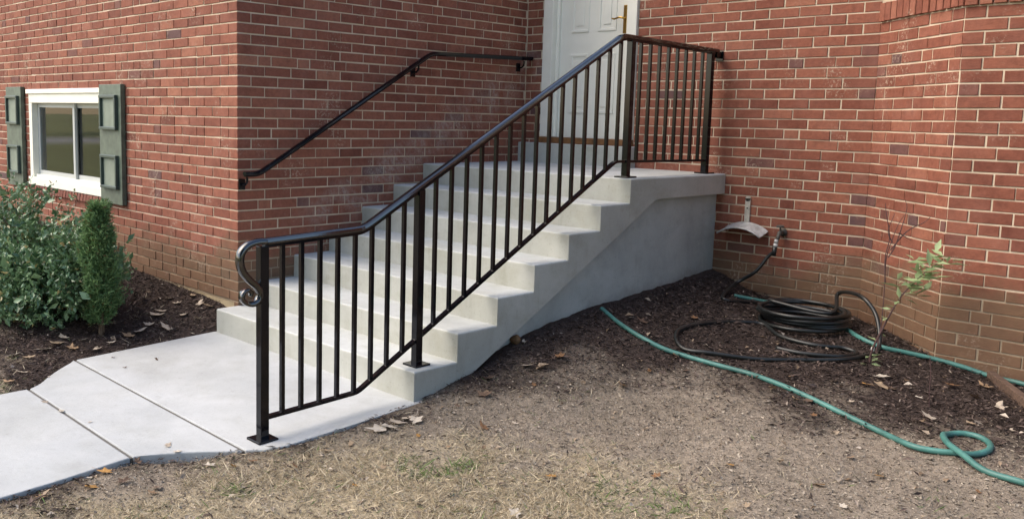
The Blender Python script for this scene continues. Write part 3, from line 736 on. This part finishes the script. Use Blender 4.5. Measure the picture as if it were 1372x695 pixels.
for p in pp:
    p.y = min(p.y, DY-.03) if p.x > DX-.02 else p.y
hose('teal_hose', pp, 'teal hose lying along the foot of the brick bay')
# weathered board beside the bay
P0 = gpt(1330, 497, .05); P1 = gpt(1400, 560, .03); d = (P1-P0).normalized(); sd_ = Vector((-d.y, d.x, 0)).normalized()
P0 = P0-d*.02; V = []
for p, z in ((P0, .045), (P0+d*1.3, .075)):
    zg = float(gz(p.x, p.y)); 
    for a, b in ((-.02, -.06), (.02, -.06), (.02, z), (-.02, z)): V.append((p.x+sd_.x*a, p.y+sd_.y*a, zg+b))
bd = MB().add(V, [(3, 2, 1, 0), (4, 5, 6, 7), (0, 1, 5, 4), (1, 2, 6, 5), (2, 3, 7, 6), (3, 0, 4, 7)]).build('edging_board', MAT['old_wood'], None, bevel=.004)
tag(bd, 'weathered brown edging board set on edge in mulch by the bay', 'board')
# stone at the foot of the steps
rp = hit(690, 458); bm = bmesh.new(); bmesh.ops.create_icosphere(bm, subdivisions=3, radius=.03)
for v in bm.verts: v.co *= 1+.25*(random.random()-.5)*.4+.18*math.sin(v.co.x*90)*math.cos(v.co.y*70); v.co.z *= .9
me = bpy.data.meshes.new('stone'); bm.to_mesh(me); bm.free(); me.materials.append(MAT['rock_brown']); o = bpy.data.objects.new('stone', me); COL.objects.link(o); o.location = (rp[0], rp[1], rp[2]+.018)
tag(o, 'small rounded brown stone resting against the staircase side', 'stone')

# ------------------------------------------------------------------ plants
def leaf_cloud(C, D, size, aspect, cols, fold=.25, up=None):
    """leaves as folded rhombs: centres C, axis directions D, sizes"""
    n = len(C); D = D/np.linalg.norm(D, axis=1, keepdims=True); rv = rng.normal(size=(n, 3)); S = np.cross(D, rv if up is None else up+rv*.35); S /= np.linalg.norm(S, axis=1, keepdims=True)+1e-9
    Nn = np.cross(S, D); s = size[:, None]
    b = C; tip = C+D*s; m = C+D*s*.45
    V = np.stack([b, m+S*s*aspect*.5+Nn*s*fold*aspect, tip, m-S*s*aspect*.5+Nn*s*fold*aspect], 1)
    F = np.arange(n*4).reshape(n, 4); F = np.concatenate([F[:, [0, 1, 2]], F[:, [0, 2, 3]]])
    return V.reshape(-1, 3), F, np.repeat(cols, 4, 0)
def shrub(name, base, blobs, nstem, nleaf, size, aspect, pal, mat, label, cat, upbias=.6, stemr=.009, group=None):
    root = tag(empty(name), label, cat, group); base = np.array(base)
    st = MB(); tips = []
    for i in range(nstem):
        bl_ = blobs[rng.integers(len(blobs))]; c = np.array(bl_[:3]); rd = np.array(bl_[3:6])
        v = rng.normal(size=3); v /= np.linalg.norm(v); v[2] = abs(v[2])*.9-.1; e = c+v*rd*rng.uniform(.6, .98)
        b = base+np.r_[rng.normal(0, .05, 2), -.03]; b[:2] += (c[:2]-base[:2])*.35*rng.random()
        b[2] = float(gz(b[0], b[1]))-.02
        m = (b+e)/2+np.r_[rng.normal(0, .04, 2), .08]
        pts = catmull([b, m, e], 5); st.tube(pts, list(np.linspace(stemr, .0018, len(pts))), 5); tips.append(np.array([tuple(p) for p in pts]))
    st.build('stem', MAT['bark'], root)
    C = []; D = []; SH = []
    ncl = nleaf//9
    for i in range(ncl):
        if rng.random() < .45:
            tp = tips[rng.integers(len(tips))]; p = tp[rng.integers(len(tp)//2, len(tp))]+rng.normal(0, .015, 3); ax = tp[-1]-tp[-3]; ax = ax/np.linalg.norm(ax)
        else:
            bl_ = blobs[rng.integers(len(blobs))]; c = np.array(bl_[:3]); rd = np.array(bl_[3:6]); v = rng.normal(size=3); v /= np.linalg.norm(v); rr_ = rng.uniform(.35, 1)**.4*(1+.12*rng.normal())
            p = c+v*rd*rr_; ax = v*.6+np.array([0, 0, upbias])+rng.normal(0, .3, 3); ax /= np.linalg.norm(ax)
        if p[2] < float(gz(p[0], p[1], False))+.02: continue
        tone = rng.normal(0, 1)
        for k in range(9):
            C.append(p+ax*(k-4)*size*.42+rng.normal(0, size*.12, 3)); dd = ax*.55+rng.normal(0, .75, 3); D.append(dd); SH.append(tone)
    C = np.array(C); D = np.array(D); n = len(C); SH = np.array(SH)
    t1 = np.clip(.5+.24*SH+.18*rng.normal(size=n), 0, 1)[:, None]; cols = np.array(pal[0])*(1-t1)+np.array(pal[1])*t1
    odd = rng.random(n) < .03; cols[odd] = np.array(pal[2])
    V, F, c = leaf_cloud(C, D, size*rng.lognormal(0, .35, n), aspect, cols)
    fast_mesh('foliage', V, F, MAT[mat], root, c); return root
# glossy evergreen bush and the columnar conifer by the walk
gb = hit(40, 436); bx_, by_ = -1.05, -3.80; bz = float(gz(bx_, by_))
shrub('holly_bush', (bx_, by_, bz), [(-1.00, -3.78, .36, .50, .42, .33), (-.70, -3.85, .26, .34, .32, .26), (-1.45, -3.75, .46, .55, .42, .42), (-1.85, -3.9, .54, .55, .45, .46), (-.66, -3.62, .40, .28, .25, .26), (-1.05, -4.05, .28, .45, .25, .27)], 95, 27000, .033, .52,
      ((.045, .105, .042), (.190, .300, .150), (.30, .25, .10)), 'foliage_glossy', 'broad glossy evergreen bush sprawling below the shuttered window', 'bush')
ab = hit(136, 447); az = float(gz(ab[0], ab[1]))
con = tag(empty('conifer_shrub'), 'narrow upright green conifer shrub growing beside the walkway', 'shrub')
MB().tube(catmull([(ab[0], ab[1], az-.03), (ab[0]+.01, ab[1], az+.3), (ab[0]-.01, ab[1]+.01, az+.72)], 5), list(np.linspace(.022, .005, 11)), 7).tube(catmull([(ab[0]+.03, ab[1]-.02, az-.03), (ab[0]+.04, ab[1]-.01, az+.12), (ab[0]+.05, ab[1]+.01, az+.4)], 4), list(np.linspace(.016, .004, 9)), 6).build('trunk', MAT['bark'], con)
n = 2300; hh = rng.random(n)**.9; C = []; D = []; SH = []
for i in range(n):
    zq = .09+hh[i]*.74; lean = .02*math.sin(zq*7)
    rmax = .076*np.interp(zq, [.08, .2, .45, .62, .72, .82, .9], [.70, 1, 1.0, .92, .66, .50, .22]); th = rng.uniform(0, 2*math.pi); rr_ = rmax*rng.uniform(.25, 1.2)*(1+.20*math.sin(3*th+zq*14)+.16*math.sin(zq*31+th))
    ax = np.array([math.cos(th)*.55, math.sin(th)*.55, .8])+rng.normal(0, .2, 3); ax /= np.linalg.norm(ax); p = np.array([ab[0]+lean+rr_*math.cos(th), ab[1]+rr_*math.sin(th), az+zq]); tone = rng.normal()
    for k in range(9):
        C.append(p+ax*(k-4)*.008+rng.normal(0, .004, 3)); D.append(ax*.8+np.array([math.cos(th), math.sin(th), 0])*.35+rng.normal(0, .6, 3)); SH.append(tone)
C = np.array(C); D = np.array(D); SH = np.array(SH); n = len(C)
t1 = np.clip(.45+.33*SH+.15*rng.normal(size=n), 0, 1)[:, None]; cols = np.array((.055, .120, .045))*(1-t1)+np.array((.20, .32, .125))*t1; k_ = rng.random(n) < .05; cols[k_] = (.12, .085, .035)
V, F, c = leaf_cloud(C, D, rng.uniform(.018, .042, n), .22, cols); fast_mesh('foliage', V, F, MAT['foliage'], con, c)
# low sprigs at the wall foot
wp = hit(178, 345)
shrub('seedling', wp, [(wp[0], -3.02, wp[2]+.05, .14, .08, .07)], 8, 360, .028, .55, ((.03, .09, .03), (.10, .20, .06), (.2, .2, .05)), 'foliage', 'low green seedling at the foot of the brick wing', 'seedling', stemr=.003)
# sapling in front of the bay
sp_ = hit(1152, 520); s1 = hit(1165, 487)
root = tag(empty('sapling'), 'thin leafy sapling leaning in front of the brick bay', 'sapling')
base = np.array([s1[0], s1[1], s1[2]])
def at_depth(px, py, ref, dd=0.0):
    d = ray(px, py); k = ((np.asarray(ref)-CAM)@_fw)/(d@_fw)+dd; return CAM+d*k
sq = [(1163, 492), (1168, 470), (1180, 445), (1193, 420), (1208, 396), (1225, 378), (1243, 362), (1262, 349)]
spine = [at_depth(x, y, base, -.02*i) for i, (x, y) in enumerate(sq)]; spine[0] = base-np.array([0, 0, .02])
sb = MB(); cat_ = catmull(spine, 5); sb.tube(cat_, list(np.linspace(.0065, .002, len(cat_))), 6)
sb.build('stem', MAT['twig'], root)
C = []; D = []; Ssz = []
for i, p in enumerate(cat_):
    f_ = i/len(cat_); nlf = 1 if f_ < .55 else 4
    if f_ < .12: nlf = 2
    for k in range(nlf):
        if f_ < .55 and rng.random() < .2: continue
        v = rng.normal(size=3); v[2] = abs(v[2])*.4-.15; v += np.array([.5, .3, .1])*(f_ > .5); C.append(np.array(p)+rng.normal(0, .012, 3)*(1+2*(f_ > .55))); D.append(v); Ssz.append(rng.uniform(.04, .07) if f_ < .55 else rng.uniform(.06, .125))
C = np.array(C); n = len(C); t1 = rng.random(n)[:, None]; cols = np.array((.19, .28, .12))*(1-t1)+np.array((.38, .47, .25))*t1
V, F, c = leaf_cloud(C, np.array(D), np.array(Ssz), .36, cols, .18, np.tile([0, 0, 1.], (n, 1))); fast_mesh('leaves', V, F, MAT['foliage'], root, c)
_t = Vector(at_depth(1169, 467, base)); MB().tube([_t-Vector((0, 0, .008)), _t+Vector((.002, 0, .008))], .009, 8).build('tie', MAT['cable_tie'], root)
# bare stems beside it
root = tag(empty('bare_stems'), 'leafless purplish vine stems standing beside the leafy sapling', 'dry stems')
b2 = hit(1172, 478)
for sq in ([(1172, 480), (1180, 440), (1184, 400), (1187, 350), (1194, 325), (1204, 300), (1212, 288)], [(1186, 380), (1186, 345), (1192, 318), (1188, 290), (1186, 272)], [(1190, 345), (1199, 330), (1208, 305), (1215, 280), (1213, 268)], [(1193, 335), (1215, 310), (1238, 298), (1247, 290)], [(1196, 325), (1190, 310), (1199, 286)], [(1204, 312), (1221, 322)]):
    pts = catmull([at_depth(x, y, b2, .03) for x, y in sq], 5); MB().tube(pts, list(np.linspace(.0038, .0014, len(pts))), 5).build('stem', MAT['twig'], root)
# a dead stalk nearer the path of the hose
b3 = hit(1243, 545); pts = catmull([at_depth(x, y, b3) for x, y in ((1246, 562), (1245, 530), (1247, 500), (1246, 478))], 4)
tag(MB().tube(pts, .002, 5).build('dead_stalk', MAT['twig']), 'single dead stalk upright in earth behind the teal hose loop', 'stalk')

# ------------------------------------------------------------------ loose stuff on the ground
def scatter(n, xr, yr, keep):
    x = rng.uniform(*xr, n); y = rng.uniform(*yr, n); k = rng.random(n) < keep(x, y); x = x[k]; y = y[k]
    blocked = inside([(a*1.0, b) for a, b in WALK], x, y) | ((x > -.02) & (x < 1.90) & (y > -3.1)) | ((x < .03) & (y > -L-.005)) | (y > -.01) | ((y > DY+(x-DX)*(-DY)/(W-DX)) & (x > W) & (x < DX)) | ((x >= DX) & (y > DY-.01)) | ((x < SX1) & (x > 0) & (y > -3.06))
    x = x[~blocked]; y = y[~blocked]; return x, y
def view_keep(x, y):
    z = np.zeros_like(x); d = np.stack([x-CAM[0], y-CAM[1], z+.05-CAM[2]], -1); dz = d@_fw; px = PPX+FPX*(d@_r2)/np.maximum(dz, .1); py = PPY-FPX*(d@_u2)/np.maximum(dz, .1)
    return (dz > .5) & (px > -260) & (px < PXW+260) & (py < PXH+160)
def chips(name, x, y, length, width, lo, hi, mat, label, cat, lift=.006, tilt=.35, pale=.06, palec=(.30, .25, .21)):
    n = len(x); on = inside(WALK, x, y); C = np.stack([x, y, np.where(on, walk_z(y)+.001, gz(x, y))+rng.uniform(0, lift, n)], -1); th = rng.uniform(0, 2*math.pi, n)
    D = np.stack([np.cos(th), np.sin(th), rng.normal(0, tilt, n)], -1); s = length*rng.lognormal(0, .4, n)
    t1 = rng.random(n)[:, None]**1.6; cols = np.array(lo)*(1-t1)+np.array(hi)*t1; k = rng.random(n) < pale; cols[k] = np.array(palec)*rng.uniform(.5, 1.1, (k.sum(), 1))
    V, F, c = leaf_cloud(C, D, s, width, cols, .35, np.tile([0, 0, 1.], (n, 1)))
    return tag(fast_mesh(name, V, F, MAT[mat], None, c), label, cat, kind='stuff')
x, y = scatter(400000, (-4.6, 5.0), (-5.4, 0), lambda x, y: np.clip(zones(x, y)[0]+.10*vnoise(x, y, 4, 61)**2, 0, 1)*view_keep(x, y))
chips('mulch', x, y, .021, .24, (.030, .022, .020), (.135, .100, .086), 'litter', 'dark shredded bark mulch covering the planting beds', 'mulch', .011, .30, .02)
x, y = scatter(200000, (1.6, 5.2), (-6, -.5), lambda x, y: (1-zones(x, y)[0])*view_keep(x, y)*.8)
ex = []; ey = []
for i in range(len(WALK)):
    a, b = np.array(WALK[i]), np.array(WALK[(i+1) % len(WALK)])
    if a[1] > -3.01 and b[1] > -3.01: continue
    m = int(np.linalg.norm(b-a)*420); t_ = rng.random(m); q = a+(b-a)*t_[:, None]; nn = np.array([-(b-a)[1], (b-a)[0]])/np.linalg.norm(b-a)
    amp = .022*np.clip(vnoise(q[:, 0], q[:, 1], 7, 41)*2.2-.6, .08, 1.5)
    q = q+nn*(np.sign(1)*rng.exponential(1, m)*amp)[:, None]; k = inside(WALK, q[:, 0], q[:, 1]); ex.append(q[k, 0]); ey.append(q[k, 1])
x = np.r_[x, np.concatenate(ex)]; y = np.r_[y, np.concatenate(ey)]
chips('earth_crumbs', x, y, .0085, .55, (.17, .145, .115), (.42, .365, .295), 'litter', 'crumbs of dry earth and bark bits on bare ground', 'earth', .004, .4, .08)
def blades(name, x, y, length, lo, hi, label, cat, upr, green=0.0, gcol=(.10, .17, .04)):
    n = len(x); C = np.stack([x, y, gz(x, y)-.002], -1); th = rng.uniform(0, 2*math.pi, n); D = np.stack([np.cos(th), np.sin(th), np.abs(rng.normal(upr, .35, n))], -1); s = length*rng.lognormal(0, .35, n)
    t1 = rng.random(n)[:, None]; cols = np.array(lo)*(1-t1)+np.array(hi)*t1
    gn = (vnoise(x, y, 2.6, 31) > .70) & (rng.random(n) < .7) if green else np.zeros(n, bool); gn |= rng.random(n) < green*.2; cols[gn] = np.array(gcol)*rng.uniform(.6, 1.3, (gn.sum(), 1))
    V, F, c = leaf_cloud(C, D, s, .055, cols, .2); return tag(fast_mesh(name, V, F, MAT['foliage'], None, c), label, cat, kind='stuff')
x, y = scatter(430000, (-1.5, 4.6), (-6.0, -2.2), lambda x, y: np.clip(zones(x, y)[1]*.95+.035, 0, 1)*np.clip(vnoise(x, y, 5, 21)*1.5-.15, .04, 1)*view_keep(x, y))
tx_, ty_ = scatter(1500, (-1.0, 4.6), (-6.0, -2.6), lambda x, y: np.clip(zones(x, y)[1]*.8+.05, 0, 1)*view_keep(x, y))
x = np.r_[x, np.repeat(tx_, 26)+rng.normal(0, .013, len(tx_)*26)]; y = np.r_[y, np.repeat(ty_, 26)+rng.normal(0, .013, len(ty_)*26)]; k = ~inside(WALK, x, y) & ~((x < SX1) & (y > -3.06)); x = x[k]; y = y[k]
blades('dry_grass', x, y, .034, (.32, .255, .165), (.60, .52, .375), 'sparse dry straw coloured grass in front of the walkway', 'grass', .42, .25)
x, y = scatter(2600, (-3.5, 5), (-5.6, 0), lambda x, y: view_keep(x, y)*1.0)
chips('leaf_crumbs', x, y, .022, .6, (.20, .14, .09), (.45, .36, .27), 'dry_leaf', 'small crumbled bits of fallen leaf over the beds', 'leaf litter', .010, .4, .3, (.5, .43, .36))

# fallen leaves, each one its own
def leaf_mesh(seed):
    r_ = random.Random(seed); n = 11; V = [(0, 0, .004)]; out = []
    for i in range(n):
        a = -math.pi+2*math.pi*i/n; rad = .032*(1.0 if i % 2 else .62)*r_.uniform(.75, 1.2)*(1.25 if abs(a) < .5 else 1); out.append((rad*1.35*math.cos(a), rad*math.sin(a)))
    cu = r_.uniform(4, 11); cv = r_.uniform(2, 9)
    for x_, y_ in out: V.append((x_, y_, cu*y_*y_+cv*x_*x_*r_.uniform(.3, 1)+.002))
    V.append((-.075, .004, .008)); V.append((-.075, .0065, .008))
    F = [(0, 1+i, 1+(i+1) % n) for i in range(n)]+[(1, n+1, n+2)]
    me = bpy.data.meshes.new('fallen_leaf'); me.from_pydata(V, [], F); return me
pal = [(.36, .27, .18), (.30, .20, .12), (.44, .37, .29), (.22, .12, .06), (.40, .22, .07), (.48, .43, .36), (.13, .085, .06)]
LM = []
for i in range(14):
    me = leaf_mesh(i); c = pal[i % 7]; at = me.color_attributes.new('bc', 'FLOAT_COLOR', 'POINT')
    at.data.foreach_set('color', np.array([(c[0]*f_, c[1]*f_, c[2]*f_, 1) for f_ in [random.uniform(.75, 1.2) for _ in me.vertices]], np.float32).ravel()); me.materials.append(MAT['dry_leaf']); LM.append(me)
def put_leaf(P, size, var, label, group):
    o = bpy.data.objects.new('fallen_leaf', LM[var]); COL.objects.link(o); o.location = P; o.rotation_euler = (random.gauss(0, .18), random.gauss(0, .18), random.uniform(0, 6.28)); o.scale = (size,)*3
    tag(o, label, 'leaf', group)
def at_z(px, py, z): d = ray(px, py); P = CAM+d*((z-CAM[2])/d[2]); return Vector(P)
for (px, py, s, v) in [(152, 478, .35, 6), (210, 482, .55, 13), (168, 491, .3, 6), (258, 450, .4, 2), (250, 447, .35, 9), (82, 545, .5, 5), (60, 533, .45, 2), (225, 592, .6, 2), (238, 600, .5, 12), (120, 560, .3, 9)]:
    P = at_z(px, py, -.02); P.z = float(walk_z(P.y))+.002; put_leaf(P, s, v, 'small dry leaf lying on the pale concrete walkway', 'leaves on the walkway')
for (px, py, k, s, v) in [(437, 384, 1, .55, 6), (390, 414, 1, .6, 3), (427, 482, 0, .8, 4), (640, 330, 4, .35, 6), (436, 425, 1, .5, 13), (520, 325, 4, .4, 6)]:
    P = at_z(px, py, RISE*k); P.z += .003
    if k == 0: put_leaf(P, s, v, 'curled brown leaf against the lowest concrete riser', None)
    else: put_leaf(P, s, v, 'small dark leaf lying on a concrete tread', 'leaves on the treads')
LB = [(226, 401), (216, 419), (205, 405), (238, 408), (245, 424), (60, 472), (75, 463), (98, 468), (40, 480), (130, 470), (18, 478), (150, 462), (172, 452), (224, 440), (210, 424), (268, 408), (258, 398), (280, 412), (30, 500), (12, 515), (200, 436), (187, 447), (110, 458), (85, 455)]
for i, (px, py) in enumerate(LB):
    P = hit(px, py); put_leaf((P[0], P[1], P[2]+.012), random.uniform(.6, 1.25), random.choice((0, 2, 5, 0, 2, 1, 9)), 'dry tan leaf on dark mulch between bush and brick wing', 'leaves in the bed below the window')
for i, (px, py) in enumerate([(530, 568), (518, 574), (545, 563), (508, 577), (557, 566)]):
    P = hit(px, py); put_leaf((P[0], P[1], P[2]+.012), random.uniform(.8, 1.3), (2, 5, 2, 5, 12)[i], 'pale curled leaf beside the corner of the lowest step', 'pale leaves by the lowest step')
RB = [(705, 492), (702, 460), (655, 508), (650, 532), (612, 545), (628, 542), (750, 480), (715, 518), (778, 440), (870, 500), (905, 478), (920, 498), (835, 520), (1085, 538), (1090, 558), (1065, 537), (1140, 540), (1118, 512), (1160, 518), (1180, 520), (1195, 522), (1215, 512), (1060, 508), (1230, 535), (1275, 520), (1305, 535), (1340, 548), (1355, 580), (1300, 570), (1180, 508), (1245, 560), (1320, 520), (650, 470), (740, 455), (860, 432), (930, 428)]
for i, (px, py) in enumerate(RB):
    P = hit(px, py); put_leaf((P[0], P[1], P[2]+.010), random.uniform(.45, 1.0), random.randrange(14), 'dry leaf on mulch and earth between staircase and brick bay', 'leaves right of the staircase')
FB = [(280, 625), (313, 627), (210, 655), (185, 620), (140, 635), (165, 648), (120, 640), (55, 668), (205, 662), (340, 620), (120, 655), (470, 596), (513, 629), (475, 652), (395, 628), (440, 605), (560, 585), (600, 600), (648, 575), (690, 568), (740, 640), (880, 640), (850, 655), (1000, 680), (1140, 615), (1095, 650), (1130, 680), (980, 625), (690, 690), (250, 612), (1310, 660), (1180, 640)]
for i, (px, py) in enumerate(FB):
    P = hit(px, py); put_leaf((P[0], P[1], P[2]+.008), random.uniform(.4, .85), random.randrange(14), 'dry leaf in the sparse straw coloured grass', 'leaves on the dry grass')

# ------------------------------------------------------------------ trees out of view: one mirrored in panes, two added to block sky
def tree(x, y, h_, cr, label):
    root = tag(empty('offscreen_tree'), label, 'tree'); z0 = float(gz(np.array(x), np.array(y)))
    tk = MB(); tk.tube([(x, y, z0-.1), (x+.1, y, z0+h_*.3), (x, y+.1, z0+h_*.75)], [.22, .16, .06], 8)
    for i in range(7):
        a = i*.9; tk.tube([(x+.05, y, z0+h_*(.3+.05*i)), (x+cr*.6*math.cos(a), y+cr*.6*math.sin(a), z0+h_*(.5+.05*i))], [.07, .02], 6)
    tk.build('trunk', MAT['bark'], root)
    n = 3600; v = rng.normal(size=(n, 3)); v /= np.linalg.norm(v, axis=1, keepdims=True); rr_ = rng.uniform(.3, 1, n)**.4*(1+.2*np.sin(v[:, 0]*5+v[:, 2]*4)); C = np.array([x, y, z0+h_*.56])+v*rr_[:, None]*np.array([cr, cr, h_*.46])
    t1 = rng.random(n)[:, None]; cols = np.array((.03, .06, .02))*(1-t1)+np.array((.12, .16, .04))*t1
    V, F, c = leaf_cloud(C, rng.normal(size=(n, 3)), rng.uniform(.25, .5, n), .6, cols); fast_mesh('crown', V, F, MAT['foliage'], root, c)
tree(6.8, -10.8, 10, 4.0, 'tall leafy tree added out of view to block sky light from the bay'); tree(11.5, -10.5, 11, 4.4, 'tallest leafy tree added out of view at far right to block sky light')  # both added to hold off sky light and darken bay and door wall
tree(-46, -26, 10, 4.5, 'green yard tree beyond the road across the lawn')
